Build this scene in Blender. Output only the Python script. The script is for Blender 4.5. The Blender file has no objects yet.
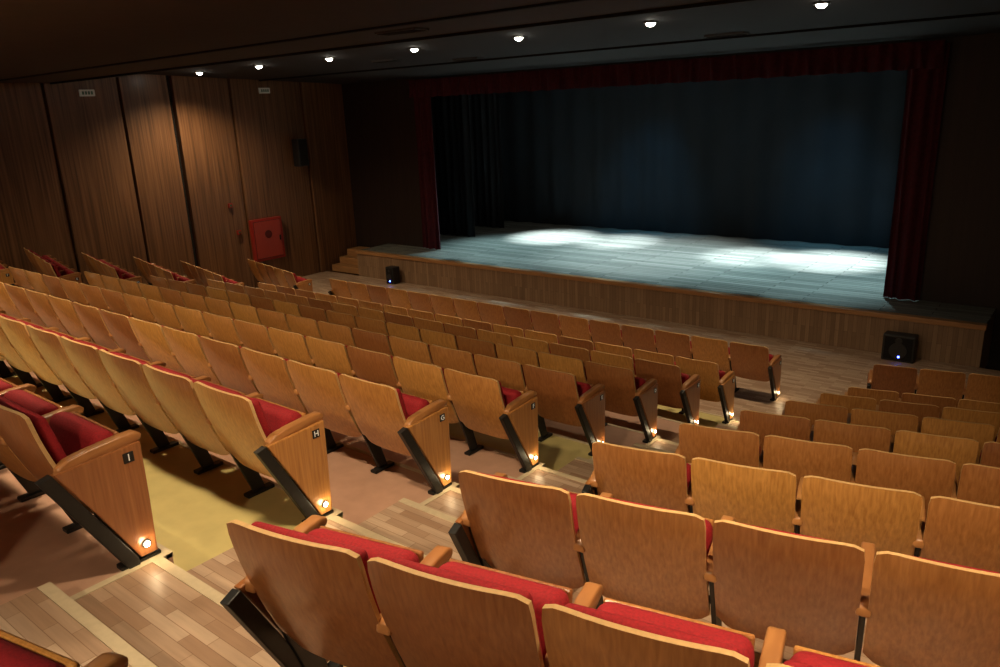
import bpy, bmesh, math, random
from mathutils import Matrix, Vector
random.seed(4)
scene = bpy.context.scene
COL = scene.collection

# ------------------------------------------------------------------ materials
def newmat(name):
    m = bpy.data.materials.new(name); m.use_nodes = True
    nt = m.node_tree; b = nt.nodes["Principled BSDF"]
    return m, nt, b
def N(nt, t, **kw):
    n = nt.nodes.new(t)
    for k, v in kw.items():
        if k in n.inputs: n.inputs[k].default_value = v
        else: setattr(n, k, v)
    return n
def L(nt, a, b): nt.links.new(a, b)
def simple(name, col, rough=0.5, metal=0, noise=0.15, scale=30, bump=0.0, coat=0):
    m, nt, b = newmat(name)
    tc = N(nt, "ShaderNodeTexCoord"); nz = N(nt, "ShaderNodeTexNoise", Scale=scale, Detail=4.0)
    L(nt, tc.outputs["Object"], nz.inputs["Vector"])
    r = N(nt, "ShaderNodeValToRGB")
    r.color_ramp.elements[0].position = .3; r.color_ramp.elements[1].position = .7
    r.color_ramp.elements[0].color = [c*(1-noise) for c in col]+[1]
    r.color_ramp.elements[1].color = [min(1, c*(1+noise)) for c in col]+[1]
    L(nt, nz.outputs["Fac"], r.inputs["Fac"]); L(nt, r.outputs["Color"], b.inputs["Base Color"])
    b.inputs["Roughness"].default_value = rough; b.inputs["Metallic"].default_value = metal
    b.inputs["Coat Weight"].default_value = coat
    if bump:
        bp = N(nt, "ShaderNodeBump", Strength=bump, Distance=0.01)
        L(nt, nz.outputs["Fac"], bp.inputs["Height"]); L(nt, bp.outputs["Normal"], b.inputs["Normal"])
    return m
def emis(name, col, s):
    m, nt, b = newmat(name)
    b.inputs["Base Color"].default_value = (*col, 1)
    b.inputs["Emission Color"].default_value = (*col, 1); b.inputs["Emission Strength"].default_value = s
    return m
def grain(name, c0, c1, stretch=(25, 25, 1.5), rough=.35, coat=.2, rand=0.0, dist=.6, pos=(.3,.72)):
    m, nt, b = newmat(name)
    tc = N(nt, "ShaderNodeTexCoord"); mp = N(nt, "ShaderNodeMapping"); mp.inputs["Scale"].default_value = stretch
    oi = N(nt, "ShaderNodeObjectInfo")
    add = N(nt, "ShaderNodeVectorMath", operation='ADD')
    L(nt, tc.outputs["Object"], mp.inputs["Vector"]); L(nt, mp.outputs["Vector"], add.inputs[0])
    ml = N(nt, "ShaderNodeMath", operation='MULTIPLY'); ml.inputs[1].default_value = 60
    L(nt, oi.outputs["Random"], ml.inputs[0]); L(nt, ml.outputs[0], add.inputs[1])
    nz = N(nt, "ShaderNodeTexNoise", Scale=1.0, Detail=6.0, Distortion=dist)
    L(nt, add.outputs[0], nz.inputs["Vector"])
    r = N(nt, "ShaderNodeValToRGB"); r.color_ramp.elements[0].position = pos[0]; r.color_ramp.elements[1].position = pos[1]
    r.color_ramp.elements[0].color = (*c0, 1); r.color_ramp.elements[1].color = (*c1, 1)
    L(nt, nz.outputs["Fac"], r.inputs["Fac"])
    hs = N(nt, "ShaderNodeHueSaturation")
    mr = N(nt, "ShaderNodeMapRange"); mr.inputs["To Min"].default_value = 1-rand; mr.inputs["To Max"].default_value = 1+rand*.6
    L(nt, oi.outputs["Random"], mr.inputs["Value"]); L(nt, mr.outputs[0], hs.inputs["Value"])
    mr2 = N(nt, "ShaderNodeMapRange"); mr2.inputs["To Min"].default_value = .5-rand*.04; mr2.inputs["To Max"].default_value = .5+rand*.02
    L(nt, oi.outputs["Random"], mr2.inputs["Value"]); L(nt, mr2.outputs[0], hs.inputs["Hue"])
    L(nt, r.outputs["Color"], hs.inputs["Color"]); L(nt, hs.outputs["Color"], b.inputs["Base Color"])
    b.inputs["Roughness"].default_value = rough; b.inputs["Coat Weight"].default_value = coat
    b.inputs["Coat Roughness"].default_value = .2
    return m
def planks(name, c0, c1, cm, bw, rh, axes='XY', rough=.35, mortar=.002, c2=None):
    m, nt, b = newmat(name)
    tc = N(nt, "ShaderNodeTexCoord"); sp = N(nt, "ShaderNodeSeparateXYZ"); cb = N(nt, "ShaderNodeCombineXYZ")
    L(nt, tc.outputs["Object"], sp.inputs[0])
    L(nt, sp.outputs[axes[0]], cb.inputs[0]); L(nt, sp.outputs[axes[1]], cb.inputs[1])
    br = N(nt, "ShaderNodeTexBrick"); br.offset = .37; br.offset_frequency = 2
    for k, v in (("Color1", (*c0, 1)), ("Color2", (*c1, 1)), ("Mortar", (*cm, 1)), ("Scale", 1.0), ("Mortar Size", mortar),
                 ("Brick Width", bw), ("Row Height", rh), ("Bias", 0.0), ("Mortar Smooth", .1)):
        br.inputs[k].default_value = v
    L(nt, cb.outputs[0], br.inputs["Vector"])
    mp = N(nt, "ShaderNodeMapping"); mp.inputs["Scale"].default_value = (3, 45, 1); L(nt, cb.outputs[0], mp.inputs["Vector"])
    nz = N(nt, "ShaderNodeTexNoise", Scale=1.0, Detail=5.0); L(nt, mp.outputs[0], nz.inputs["Vector"])
    mr = N(nt, "ShaderNodeMapRange"); mr.inputs["To Min"].default_value = .72; mr.inputs["To Max"].default_value = 1.25
    L(nt, nz.outputs["Fac"], mr.inputs["Value"])
    mx = N(nt, "ShaderNodeMix", data_type='RGBA', blend_type='MULTIPLY'); mx.inputs["Factor"].default_value = 1
    L(nt, br.outputs["Color"], mx.inputs["A"]); L(nt, mr.outputs[0], mx.inputs["B"])
    L(nt, mx.outputs["Result"], b.inputs["Base Color"])
    b.inputs["Roughness"].default_value = rough
    return m

M_wood = grain("beech_veneer", (.35, .140, .034), (.58, .275, .080), (75, 75, 3.0), .28, .40, rand=.36, dist=.25, pos=(.25,.78))  # random value and hue per seat put uneven house light into the veneer colour
M_ply = simple("plywood_edge", (.62, .39, .17), .5, noise=.1, scale=60)
M_arm = grain("armrest_wood", (.34, .14, .044), (.50, .23, .075), (10, 3, 10), .38, .2, rand=.1)
M_red = simple("red_upholstery", (.30, .006, .012), .85, noise=.2, scale=120, bump=.15)
M_metal = simple("black_steel", (.015, .015, .015), .45, metal=.3)
M_white = emis("plaque_letter_white", (.8, .8, .75), .15)
M_plaque = simple("plaque_black", (.01, .01, .01), .3)
M_glow = emis("step_light_lens", (1, .82, .5), 30)
M_lam = planks("laminate_planks", (.34, .21, .135), (.54, .395, .285), (.24, .14, .08), .30, .055, rough=.42, mortar=.0015)
M_lamv = planks("laminate_vertical", (.23, .14, .08), (.34, .215, .125), (.14, .08, .045), .72, .065, 'ZX', rough=.45, mortar=.002)
M_yel = simple("yellow_vinyl", (.58, .49, .20), .5, noise=.06, scale=8)
M_pink = simple("terracotta_vinyl", (.50, .295, .205), .5, noise=.08, scale=8)
M_nose = simple("cream_nosing", (.56, .46, .31), .5, noise=.06)
M_wall = grain("dark_wall_panel", (.095, .043, .019), (.27, .13, .058), (26, 26, .6), .42, .1, dist=.2)
M_wallf = grain("dark_front_wall", (.016, .008, .006), (.028, .014, .010), (10, 10, .5), .6, .0)
M_gap = simple("black_gap", (.004, .003, .003), .9)
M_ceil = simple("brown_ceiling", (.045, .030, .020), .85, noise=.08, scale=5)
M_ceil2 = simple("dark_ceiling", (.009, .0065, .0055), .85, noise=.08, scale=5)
M_stage = planks("stage_boards", (.19, .20, .18), (.31, .32, .285), (.05, .05, .05), 1.9, .13, rough=.27, mortar=.005)
M_edge = grain("stage_edge_wood", (.34, .16, .06), (.48, .25, .1), (2, 20, 20), .4, .1)
M_cred = simple("crimson_velvet", (.070, .003, .010), .9, noise=.25, scale=20)
M_blk = simple("black_drape", (.005, .006, .008), .95, noise=.3, scale=3)
M_back = simple("navy_backdrop", (.0019, .0050, .0085), .95, noise=.35, scale=1.6)
M_box = simple("black_plastic", (.012, .012, .013), .5, noise=.2, scale=80)
M_cab = simple("hose_cabinet_red", (.36, .025, .016), .4, noise=.04)
M_cabi = simple("hose_cabinet_door", (.42, .055, .035), .35, noise=.05)
M_cabd = simple("hose_cabinet_dark", (.12, .012, .009), .4)
M_sign = emis("exit_sign_face", (.45, .42, .32), .08)
M_signd = simple("exit_sign_text", (.05, .12, .06), .5)
M_lamp = emis("downlight_lens", (1, .93, .78), 40)
M_ring = simple("downlight_ring", (.2, .19, .17), .3, metal=.8)
M_blue = emis("blue_led", (.05, .1, 1), 30)
M_vent = simple("vent_grille", (.1, .09, .08), .5, metal=.4)

# ------------------------------------------------------------------ mesh helper
class B:
    def __init__(s): s.v=[]; s.f=[]; s.m=[]; s.s=[]; s.mats=[]
    def mi(s, mat):
        if mat not in s.mats: s.mats.append(mat)
        return s.mats.index(mat)
    def addbm(s, bm, mat, smooth=False, M=None):
        o=len(s.v); bm.verts.index_update()
        for v in bm.verts: s.v.append((M@v.co) if M else v.co.copy())
        k=s.mi(mat)
        for f in bm.faces: s.f.append([o+v.index for v in f.verts]); s.m.append(k); s.s.append(smooth)
        bm.free()
    def box(s, x0,x1,y0,y1,z0,z1,mat,bev=0,seg=2,smooth=False,rx=0,M=None):
        bm=bmesh.new(); bmesh.ops.create_cube(bm,size=1)
        c=Vector(((x0+x1)/2,(y0+y1)/2,(z0+z1)/2)); d=(x1-x0,y1-y0,z1-z0)
        for v in bm.verts: v.co=Vector((v.co.x*d[0],v.co.y*d[1],v.co.z*d[2]))
        if bev: bmesh.ops.bevel(bm,geom=bm.edges[:],offset=bev,segments=seg,affect='EDGES',profile=.5)
        T=Matrix.Translation(c)@Matrix.Rotation(rx,4,'X')
        if M: T=M@T
        s.addbm(bm,mat,smooth,T)
    def prism(s, pts, x0,x1,mat,bev=0,smooth=False,axis='X',M=None):
        """polygon in (y,z) extruded along X, or (x,y)->Z when axis Z"""
        bm=bmesh.new()
        f3=(lambda p,a:(a,p[0],p[1])) if axis=='X' else (lambda p,a:(p[0],p[1],a))
        a=[bm.verts.new(f3(p,x0)) for p in pts]; b=[bm.verts.new(f3(p,x1)) for p in pts]
        n=len(pts); bm.faces.new(a[::-1]); bm.faces.new(b)
        for i in range(n): bm.faces.new([a[i],a[(i+1)%n],b[(i+1)%n],b[i]])
        bmesh.ops.recalc_face_normals(bm,faces=bm.faces[:])
        if bev: bmesh.ops.bevel(bm,geom=bm.edges[:],offset=bev,segments=2,affect='EDGES',profile=.5)
        s.addbm(bm,mat,smooth,M)
    def cyl(s,c,r,h,mat,axis='Z',seg=20,smooth=False,r2=None):
        bm=bmesh.new(); bmesh.ops.create_cone(bm,cap_ends=True,segments=seg,radius1=r,radius2=r if r2 is None else r2,depth=h)
        R=Matrix.Identity(4)
        if axis=='X': R=Matrix.Rotation(math.pi/2,4,'Y')
        if axis=='Y': R=Matrix.Rotation(math.pi/2,4,'X')
        s.addbm(bm,mat,smooth,Matrix.Translation(c)@R)
    def ball(s,c,r,sz,mat):
        bm=bmesh.new(); bmesh.ops.create_uvsphere(bm,u_segments=20,v_segments=12,radius=r)
        s.addbm(bm,mat,True,Matrix.Translation(c)@Matrix.Diagonal((1,1,sz,1)))
    def grid(s, fn, nu, nv, mat, thick=None, smooth=True, edge=None):
        """sheet; when thick is given the sheet gets a back face and a rim (rim uses material `edge`)"""
        bm=bmesh.new(); g=[[bm.verts.new(fn(i/nu,j/nv)) for j in range(nv+1)] for i in range(nu+1)]
        for i in range(nu):
            for j in range(nv): bm.faces.new([g[i][j],g[i+1][j],g[i+1][j+1],g[i][j+1]])
        rim=None
        if thick:
            h=[[bm.verts.new(g[i][j].co+Vector(thick)) for j in range(nv+1)] for i in range(nu+1)]
            for i in range(nu):
                for j in range(nv): bm.faces.new([h[i][j],h[i][j+1],h[i+1][j+1],h[i+1][j]])
            rim=bmesh.new()
            loop=[(i,0) for i in range(nu)]+[(nu,j) for j in range(nv)]+[(i,nv) for i in range(nu,0,-1)]+[(0,j) for j in range(nv,0,-1)]
            A=[rim.verts.new(g[i][j].co) for i,j in loop]; C=[rim.verts.new(h[i][j].co) for i,j in loop]
            n=len(loop)
            for q in range(n): rim.faces.new([A[q],C[q],C[(q+1)%n],A[(q+1)%n]])
        s.addbm(bm,mat,smooth)
        if rim: s.addbm(rim,edge or mat,False)
    def mesh(s,name):
        me=bpy.data.meshes.new(name); me.from_pydata([tuple(v) for v in s.v],[],s.f)
        for m in s.mats: me.materials.append(m)
        for p,k,sm in zip(me.polygons,s.m,s.s): p.material_index=k; p.use_smooth=sm
        me.update(); return me
    def obj(s,name,loc=(0,0,0),rz=0):
        return inst(s.mesh(name),name,loc,rz)
def inst(me,name,loc=(0,0,0),rz=0):
    o=bpy.data.objects.new(name,me); o.location=loc; o.rotation_euler=(0,0,rz); COL.objects.link(o); return o

# ------------------------------------------------------------------ layout (camera at the origin, stage towards +Y)
K=1.045
ZF={i:-1.87-.25*i for i in range(-4,9)}
YR=lambda i: 9.3 if i==8 else .965+.963*i
SW=.54; WS=.89; ANG=math.radians(12); TA=math.tan(ANG)
XC1=-3.17; NC=16; XC0=XC1-NC*SW      # centre block
XR0=-1.83; XL0=-12.95
WL=-15.0*K; WR=1.05; YS=11.8*K; YP=12.85*K; ZS=-3.097*K; BASE=-4.5
AR=(XC1+.06,-1.86); AL=(-12.92,XC0-.06)
YB=-3.3
FLOOR0=ZF[8]

# ------------------------------------------------------------------ seat
HB=.80; ZB=.27
def seat_mesh(left_arm=False,left_panel=False,right_panel=False):
    b=B()
    yb=lambda z: .172*(max(0,HB-z)/(HB-ZB))**1.45
    def shell(u,v):
        U=2*u-1; z=ZB+v*(HB-ZB); zz=z
        if v>.9: zz-= .016*abs(U)**12
        if v<.1: zz+= .03*abs(U)**8
        hw=.256-(.005 if v in(0,1) else 0)
        return Vector((U*hw, yb(z)+.022*abs(U)**2.2, zz))
    b.grid(shell,16,10,M_wood,thick=(0,.017,0),edge=M_ply)
    t=math.atan(.25)
    b.box(-.225,.225,.100,.150,.40,.765,M_red,bev=.021,seg=3,smooth=True,rx=t)
    b.box(-.228,.228,.225,.335,.295,.620,M_red,bev=.045,seg=4,smooth=True,rx=-.22)
    b.box(-.22,.22,.325,.343,.31,.60,M_wood,bev=.008,rx=-.22)
    b.cyl((0,.26,.32),.016,.5,M_metal,axis='X',seg=10,smooth=True)
    arm=[(.075,.520),(.08,.553),(.12,.578),(.20,.590),(.34,.602),(.405,.602),(.432,.585),(.425,.562),(.37,.552),(.2,.543),(.12,.535),(.10,.512)]
    def std(x):
        b.prism(arm,x-.026,x+.026,M_arm,bev=.008,smooth=True)
        b.prism([(.10,.53),(.21,.548),(.37,.02),(.29,.02)],x-.010,x+.010,M_metal,bev=.003)
        b.box(x-.028,x+.028,.24,.42,.0,.022,M_metal,bev=.005)
    std(SW/2)
    if left_arm: std(-SW/2)
    def panel(x,s):
        x0,x1=sorted((x,x+s*.030))
        b.prism([(.055,.545),(.25,.552),(.412,.560),(.408,.28),(.400,.035),(.325,.035),(.19,.30)],x0,x1,M_wood,bev=.005)
        x0,x1=sorted((x-s*.012,x+s*.026))
        b.prism([(-.005,.530),(.05,.545),(.318,.035),(.318,.0),(.270,.0)],x0,x1,M_metal,bev=.004)
        x0,x1=sorted((x+s*.028,x+s*.034))
        b.box(x0,x1,.327,.373,.484,.530,M_plaque,bev=.002)
        b.cyl((x+s*.034,.355,.09),.013,.012,M_glow,axis='X',seg=14)
        b.cyl((x+s*.031,.355,.09),.020,.010,M_metal,axis='X',seg=14)
    if right_panel: panel(SW/2+.012,1)
    if left_panel: panel(-SW/2-.012,-1)
    return b.mesh("theater_seat")
ME_mid=seat_mesh(); ME_la=seat_mesh(True); ME_lp=seat_mesh(True,True); ME_rp=seat_mesh(False,False,True)
LET="ABCDEFGHIJKLM"
def letter(par,ch,x,s):
    cu=bpy.data.curves.new("row_letter","FONT"); cu.body=ch; cu.size=.045; cu.align_x='CENTER'; cu.align_y='CENTER'; cu.extrude=.0008
    cu.materials.append(M_white)
    o=bpy.data.objects.new("row_letter",cu); COL.objects.link(o); o.parent=par
    o.location=(x,.350,.507); o.rotation_euler=(math.pi/2,0,s*math.pi/2)
def lamp(par,x,e=.45):
    l=bpy.data.lights.new("step_light","POINT"); l.energy=e; l.color=(1,.75,.42); l.shadow_soft_size=.015
    o=bpy.data.objects.new("step_light",l); COL.objects.link(o); o.parent=par; o.location=(x,.355,.09)
for i in range(-3,9):
    z=ZF[i]
    for k in range(NC):
        x=XC1-(k+.5)*SW
        me=ME_rp if k==0 else (ME_lp if k==NC-1 else ME_mid)
        o=inst(me,"theater_seat",(x,YR(i),z))
        if k==0: letter(o,LET[8-i],SW/2+.0475,1); lamp(o,SW/2+.075)
    for k in range(5):
        if i<-1 and k>0: continue
        d=(k+.5)*SW*WS; xs=XR0-(.12 if i==8 else 0)
        o=inst(ME_lp if k==0 else ME_mid,"theater_seat",(xs+d*math.cos(ANG),YR(i)+d*math.sin(ANG),z),ANG); o.scale=(WS,1,1)
        if k==0: letter(o,LET[8-i],-SW/2-.0475,-1)
    for k in range(5):
        d=(k+.5)*SW*WS
        me=ME_rp if k==0 else (ME_la if k==4 else ME_mid)
        o=inst(me,"theater_seat",(XL0-d*math.cos(ANG),YR(i)+d*math.sin(ANG),z),-ANG); o.scale=(WS,1,1)
        if k==0: letter(o,LET[8-i],SW/2+.0475,1)

# ------------------------------------------------------------------ floor
fl=B(); tr=B()
rowmat={0:M_pink,1:M_yel,2:M_pink,3:M_pink,4:M_yel,5:M_pink,6:M_pink,7:M_yel,8:M_lam}
E=lambda i: YR(i)+.45
for i in range(-4,9):
    y0=E(i-1) if i>-4 else YB; y1=E(i) if i<8 else YS
    mt=rowmat.get(i,M_pink)
    fl.box(AL[1],AR[0],y0,y1,BASE,ZF[i],mt)
    for (xa,xb) in ((AR[1],WR),(AL[0],WL)):
        o=abs(xb-xa)*TA
        a1=y1+(o if i<8 else 0); a0=y0+(o if i>-4 else 0)
        fl.prism([(xa,y0),(xb,a0),(xb,a1),(xa,y1)],BASE,ZF[i],M_lam,axis='Z')
    if i<8:
        tr.box(AL[1],AR[0],y1-.03,y1+.004,ZF[i]-.02,ZF[i]+.004,M_nose)
    for (xa,xb) in (AR,AL):
        n2=YR(i)-.05 if i>-4 else YB
        if i==8: n2=YR(7)+.88
        n1=YR(i)+.40 if i<8 else YS
        nxt=YR(i+1)-.05 if i<7 else YR(7)+.88
        fl.box(xa,xb,n2,n1,BASE,ZF[i],M_lam)
        if i<8:
            zh=(ZF[i]+ZF[i+1])/2
            fl.box(xa,xb,n1,nxt,BASE,zh,M_lam)
            tr.box(xa,xb,n1-.045,n1+.004,ZF[i]-.02,ZF[i]+.004,M_nose)
            tr.box(xa,xb,nxt-.045,nxt+.004,zh-.02,zh+.004,M_nose)
    if i<8:
        tr.box(AR[0]-.035,AR[0]+.004,y0+.01,y1-.03,ZF[i]-.02,ZF[i]+.0045,M_nose)
fl.obj("floor"); tr.obj("trim_1")

# ------------------------------------------------------------------ walls
ZT=1.4
w=B()
seams=[YB,-1.9,-.5,.9,2.3,3.4*K,4.7*K,6.06*K,7.4*K,8.4*K,9.76*K,11.6*K,YP]
w.box(WL-.3,WL-.10,YB,YP,BASE,ZT,M_gap)
for a,c in zip(seams[:-1],seams[1:]):
    g=.04 if abs(a-8.4*K)>.01 else .10
    w.prism([(WL-.12,a+g),(WL+.035,a+g),(WL,c),(WL-.12,c)],BASE,ZT,M_wall,axis='Z',bev=.006)
w.obj("wall_left")
w=B(); w.box(WR,WR+.25,YB,YP,BASE,ZT,M_wall); w.obj("wall_right")
w=B(); w.box(WL-.3,WR+.25,YB-.25,YB,BASE,ZT,M_wall); w.obj("wall_rear")
XO0,XO1=-12.5*K,-2.16*K
w=B()
w.box(WL-.3,XO0,YP,YP+.3,BASE,3.2,M_wallf); w.box(XO1,WR+.25,YP,YP+.3,BASE,3.2,M_wallf); w.box(XO0,XO1,YP,YP+.3,.50*K,3.2,M_wallf)
w.obj("wall_front")
YR2=18.8
w=B(); w.box(-15.9,-15.7,YP+.3,YR2,BASE,3.2,M_blk); w.obj("wall_stage_left")
w=B(); w.box(1,1.2,YP+.3,YR2,BASE,3.2,M_blk); w.obj("wall_stage_right")
w=B(); w.box(-15.9,1.2,YR2,YR2+.2,BASE,3.2,M_blk); w.obj("wall_stage_rear")
w=B(); w.box(-15.9,1.25,YP,YR2+.2,3.2,3.4,M_blk); w.obj("ceiling_stage_house")
YE=6.2*K; ZR=.73*K
c=B()
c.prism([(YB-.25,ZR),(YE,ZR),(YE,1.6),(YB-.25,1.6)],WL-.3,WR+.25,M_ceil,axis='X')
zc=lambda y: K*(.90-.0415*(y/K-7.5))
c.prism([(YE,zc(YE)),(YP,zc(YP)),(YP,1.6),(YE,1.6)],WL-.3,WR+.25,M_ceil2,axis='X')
c.obj("ceiling")
t=B()
t.box(WL+.04,WR,YE,YE+.05,ZR-.03,zc(YE),M_ceil2); t.box(WL+.04,WR,5.3,5.36,ZR-.02,ZR+.01,M_gap)
for q in (10.5,7.3): t.box(WL+.04,WR,q*K,q*K+.06,zc(q*K)-.03,zc(q*K)+.02,M_gap)
t.obj("trim_2")
for (x,y,z) in ((-4.27,10.2,None),(-8.7,10.2,None),(-5.5,5.5,ZR),(-9.8,9.4,None)):
    zz=z if z else zc(y*K+.1)
    v=B(); v.box(-.28,.28,-.10,.10,-.02,.01,M_vent,bev=.004)
    for q in range(6): v.box(-.26,.26,-.085+q*.03,-.072+q*.03,-.026,-.018,M_gap)
    v.obj("ceiling_vent",(x*K,y*K,zz))

# ------------------------------------------------------------------ stage
s=B()
XS0,XS1=-13.8*K,-1.13*K
s.box(XS0,XS1,YS,YP-.02,BASE+.4,ZS-.06,M_lamv)
s.box(XS0,XS1,YS+.10,YP-.02,ZS-.06,ZS,M_stage)
s.box(XS0-.02,XS1+.02,YS-.03,YS+.10,ZS-.075,ZS+.003,M_edge,bev=.01)
s.obj("stage_platform")
s=B()
s.box(-15.68,.98,YP+.31,YR2-.01,BASE,ZS,M_stage); s.box(XO0+.01,XO1-.01,YP-.02,YP+.31,BASE,ZS,M_stage)
s.obj("floor_stage")
st=B(); x0,x1=sorted((XS0,WL+.08))
for k in range(3):
    zz=FLOOR0+.16*(k+1)
    st.box(x0+.04,x1-.02,YS+.1+k*.27,YP-.03,FLOOR0+.16*k,zz,M_edge,bev=.006)
st.obj("stage_steps")

def curtain(name,x0,x1,y,z0,z1,mat,per=.16,amp=.05,hem=0):
    b=B(); n=int((x1-x0)/per*8)
    def f(u,v):
        x=x0+u*(x1-x0); ph=u*(x1-x0)/per*2*math.pi
        z=z0+v*(z1-z0)
        a=amp*(1-.35*v)
        return Vector((x+.02*math.sin(ph*.5+v*2),y+a*math.sin(ph+.5*math.sin(ph*.23))+.02*math.sin(ph*.37+3*v),z+(hem*math.sin(ph*.5) if v<.01 else 0)))
    b.grid(f,n,8,mat,thick=(0,.01,0)); return b.obj(name)
curtain("proscenium_curtain",XO0-.04,XO0+.56,YP-.12,ZS+.01,.62,M_cred)
curtain("proscenium_curtain",XO1-.48,XO1+.06,YP-.12,ZS+.01,.62,M_cred)
curtain("curtain_valance",XO0+.0,XO1,YP-.28,.28,.66,M_cred,per=.2,amp=.045,hem=.01)
curtain("backdrop_curtain",-15.5,.9,17.0*K,ZS+.01,2.9,M_back,per=.7,amp=.05)
for (y,xa,xb) in ((14.45,-14.6,-12.4),(15.9,-14.6,-12.55),(14.45,-2.1,.4),(15.9,-2.0,.4)):
    curtain("stage_leg_curtain",xa*K,xb*K,y*K,ZS+.01,2.9,M_blk,per=.22,amp=.05)
curtain("stage_border_curtain",-14.6*K,.4,13.55*K,.6,2.9,M_blk,per=.25,amp=.04)

# ------------------------------------------------------------------ fixtures
def speaker(name,x,y,z,wd,h,d):
    b=B(); b.box(-wd/2,wd/2,0,d,0,h,M_box,bev=.015)
    b.box(-wd/2+.03,wd/2-.03,-.012,.004,.03,h-.03,M_gap,bev=.005)
    b.cyl((0,-.014,h*.42),min(wd,h)*.3,.01,M_box,axis='Y',seg=24); b.cyl((0,-.014,h*.8),min(wd,h)*.12,.01,M_box,axis='Y',seg=20)
    b.cyl((0.02,-.016,h*.2),.014,.012,M_blue,axis='Y',seg=12)
    return b.obj(name,(x,y,z))
speaker("floor_monitor_speaker",-2.20,YS-.30,FLOOR0,.44,.40,.22)
speaker("floor_monitor_speaker",-13.0,YS-.30,FLOOR0,.25,.40,.22)
b=B()
b.box(0,.06,-.04,.04,-.05,.05,M_metal); b.box(.06,.30,-.14,.14,-.32,.32,M_box,bev=.02); b.box(.295,.31,-.12,.12,-.29,.29,M_gap,bev=.004)
b.obj("wall_speaker",(WL+.04,11.26*K,-.82*K))
b=B()
b.box(0,.10,-.42,.42,-.49,.49,M_cab,bev=.01); b.box(.095,.104,-.37,.37,-.44,.44,M_cabd,bev=.003)
b.box(.10,.115,-.355,.355,-.425,.425,M_cabi,bev=.006)
b.cyl((.118,0,.12),.095,.010,M_cabd,axis='X',seg=28); b.box(.11,.13,.30,.33,-.06,.06,M_metal,bev=.004)
b.obj("fire_hose_cabinet",(WL+.04,10.18*K,-2.65*K))
for y in (6.8,10.6):
    b=B(); b.box(0,.04,-.14,.14,-.06,.06,M_sign,bev=.006)
    for q in range(4): b.box(.038,.044,-.10+q*.055,-.065+q*.055,-.03,.03,M_signd)
    b.obj("exit_sign",(WL+.04,y*K,.55*K))
for (y,z) in ((9.38,-1.8),(9.5,-2.4)):
    b=B(); b.box(0,.04,-.05,.05,-.05,.05,M_cab,bev=.006); b.cyl((.045,0,0),.025,.012,M_signd,axis='X',seg=16); b.obj("fire_alarm_call_point",(WL+.04,y*K,z*K))

def spot(name,loc,e,col,size=2.0,blend=.7,tgt=None,r=.08,par=None):
    l=bpy.data.lights.new(name,"SPOT"); l.energy=e; l.color=col; l.spot_size=size; l.spot_blend=blend; l.shadow_soft_size=r
    o=bpy.data.objects.new(name,l); COL.objects.link(o); o.location=loc
    if tgt is not None:
        d=Vector(tgt)-Vector(loc); o.rotation_euler=d.to_track_quat('-Z','Y').to_euler()
    return o
def downlight(x,y,z,e,size=2.0,tgt=None,col=(1,.76,.47)):
    b=B(); b.cyl((0,0,-.006),.085,.02,M_ring,seg=28); b.ball((0,0,-.015),.055,.7,M_lamp)
    o=b.obj("downlight",(x,y,z))
    l=spot("downlight_lamp",(0,0,-.08),e,col,size,.8); l.parent=o
    if tgt:
        d=Vector(tgt)-Vector((x,y,z)); l.rotation_euler=d.to_track_quat('-Z','Y').to_euler()
    return o
for k in range(7):
    downlight((-13.9+k*1.888)*K,8.47*K,zc(8.47*K),250 if k==0 else 200,1.6 if k else 2.5)
for x in (-14.2,-10.9,-7.9,-5.0,-2.0,.1):
    downlight(x,1.6,ZR,240,1.85,(x,2.6,-2.4))
for x in (-12,-8,-4.2,-1.2):
    downlight(x,-1.4,ZR,180,2.0,(x,.8,-1.8))
SB=(.82,.95,1.0)
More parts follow.
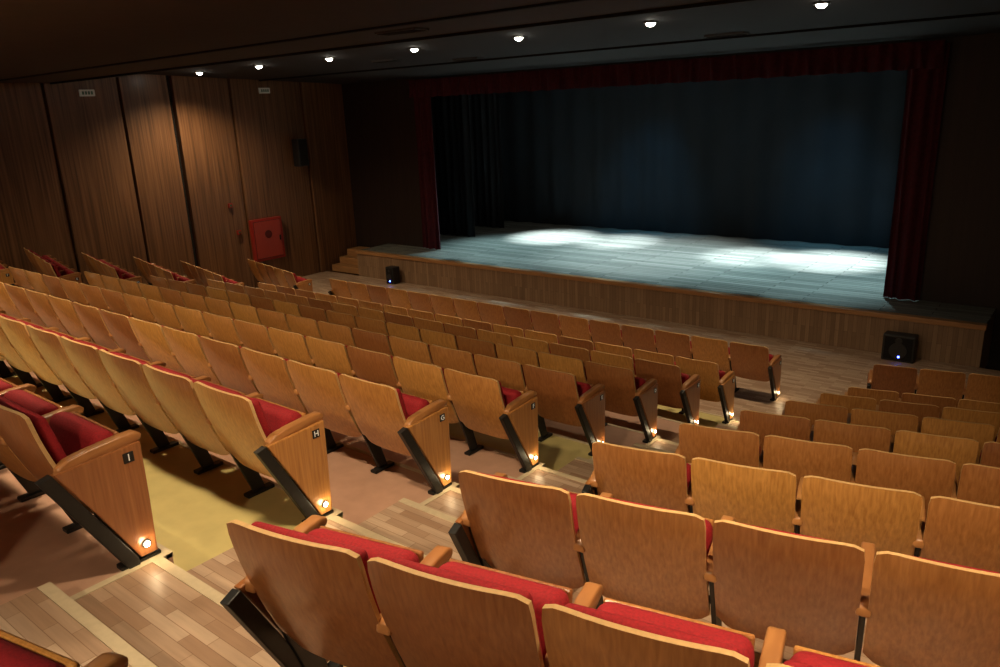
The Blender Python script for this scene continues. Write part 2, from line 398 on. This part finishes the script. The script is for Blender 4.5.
def par(x,y,z,e,tgt,size=.9,col=SB,bl=.9):
    x*=K; y*=K; tgt=(tgt[0]*K,tgt[1]*K,tgt[2])
    b=B(); b.cyl((0,0,.05),.10,.24,M_metal,seg=18,r2=.08); b.cyl((0,0,-.075),.09,.006,M_lamp,seg=18)
    b.box(-.015,.015,-.015,.015,.1,.45,M_metal)
    b.obj("stage_spotlight",(x,y,z))
    spot("stage_lamp",(x,y,z-.1),e,col,size,bl,tgt,.06)
par(-10.4,14.9,1.9,7000,(-10.6,15.3,ZS),.55,bl=1)
par(-9.0,14.9,1.9,4600,(-8.9,15.4,ZS),.5,bl=1)
par(-5.4,14.9,1.9,4800,(-5.6,15.0,ZS),.5,bl=1)
par(-4.2,14.9,1.9,7200,(-4.1,15.2,ZS),.55,bl=1)
par(-7.5,14.7,1.9,1700,(-7.5,14.4,ZS),1.1,bl=1)
WC=(.55,.88,.97)
par(-11.3,14.1,1.9,1500,(-10.4,13.5,ZS),1.05,WC)
par(-3.2,14.1,1.9,1500,(-3.9,14.0,ZS),1.05,WC)
par(-7.0,14.1,1.9,1200,(-7.0,13.6,ZS),1.15,WC)
par(-8.3,14.5,1.9,480,(-9.0,17,-2.7),.75,(.10,.55,.9),bl=1)
par(-5.0,14.5,1.9,480,(-4.6,17,-2.7),.75,(.10,.55,.9),bl=1)

wd=bpy.data.worlds.new("W"); scene.world=wd; wd.use_nodes=True
wd.node_tree.nodes["Background"].inputs[0].default_value=(.9,.7,.5,1); wd.node_tree.nodes["Background"].inputs[1].default_value=.02

cd=bpy.data.cameras.new("camera"); cam=bpy.data.objects.new("camera",cd); COL.objects.link(cam)
cd.sensor_width=36; cd.lens=36*.766; cd.clip_start=.05
cx=Vector((.7837,.6202,-.0411)); cz=Vector((.6040,-.7446,.2835)); cy=cz.cross(cx)
cam.matrix_world=Matrix(((cx.x,cy.x,cz.x,0),(cx.y,cy.y,cz.y,0),(cx.z,cy.z,cz.z,0),(0,0,0,1)))
scene.camera=cam
scene.view_settings.view_transform='Standard'
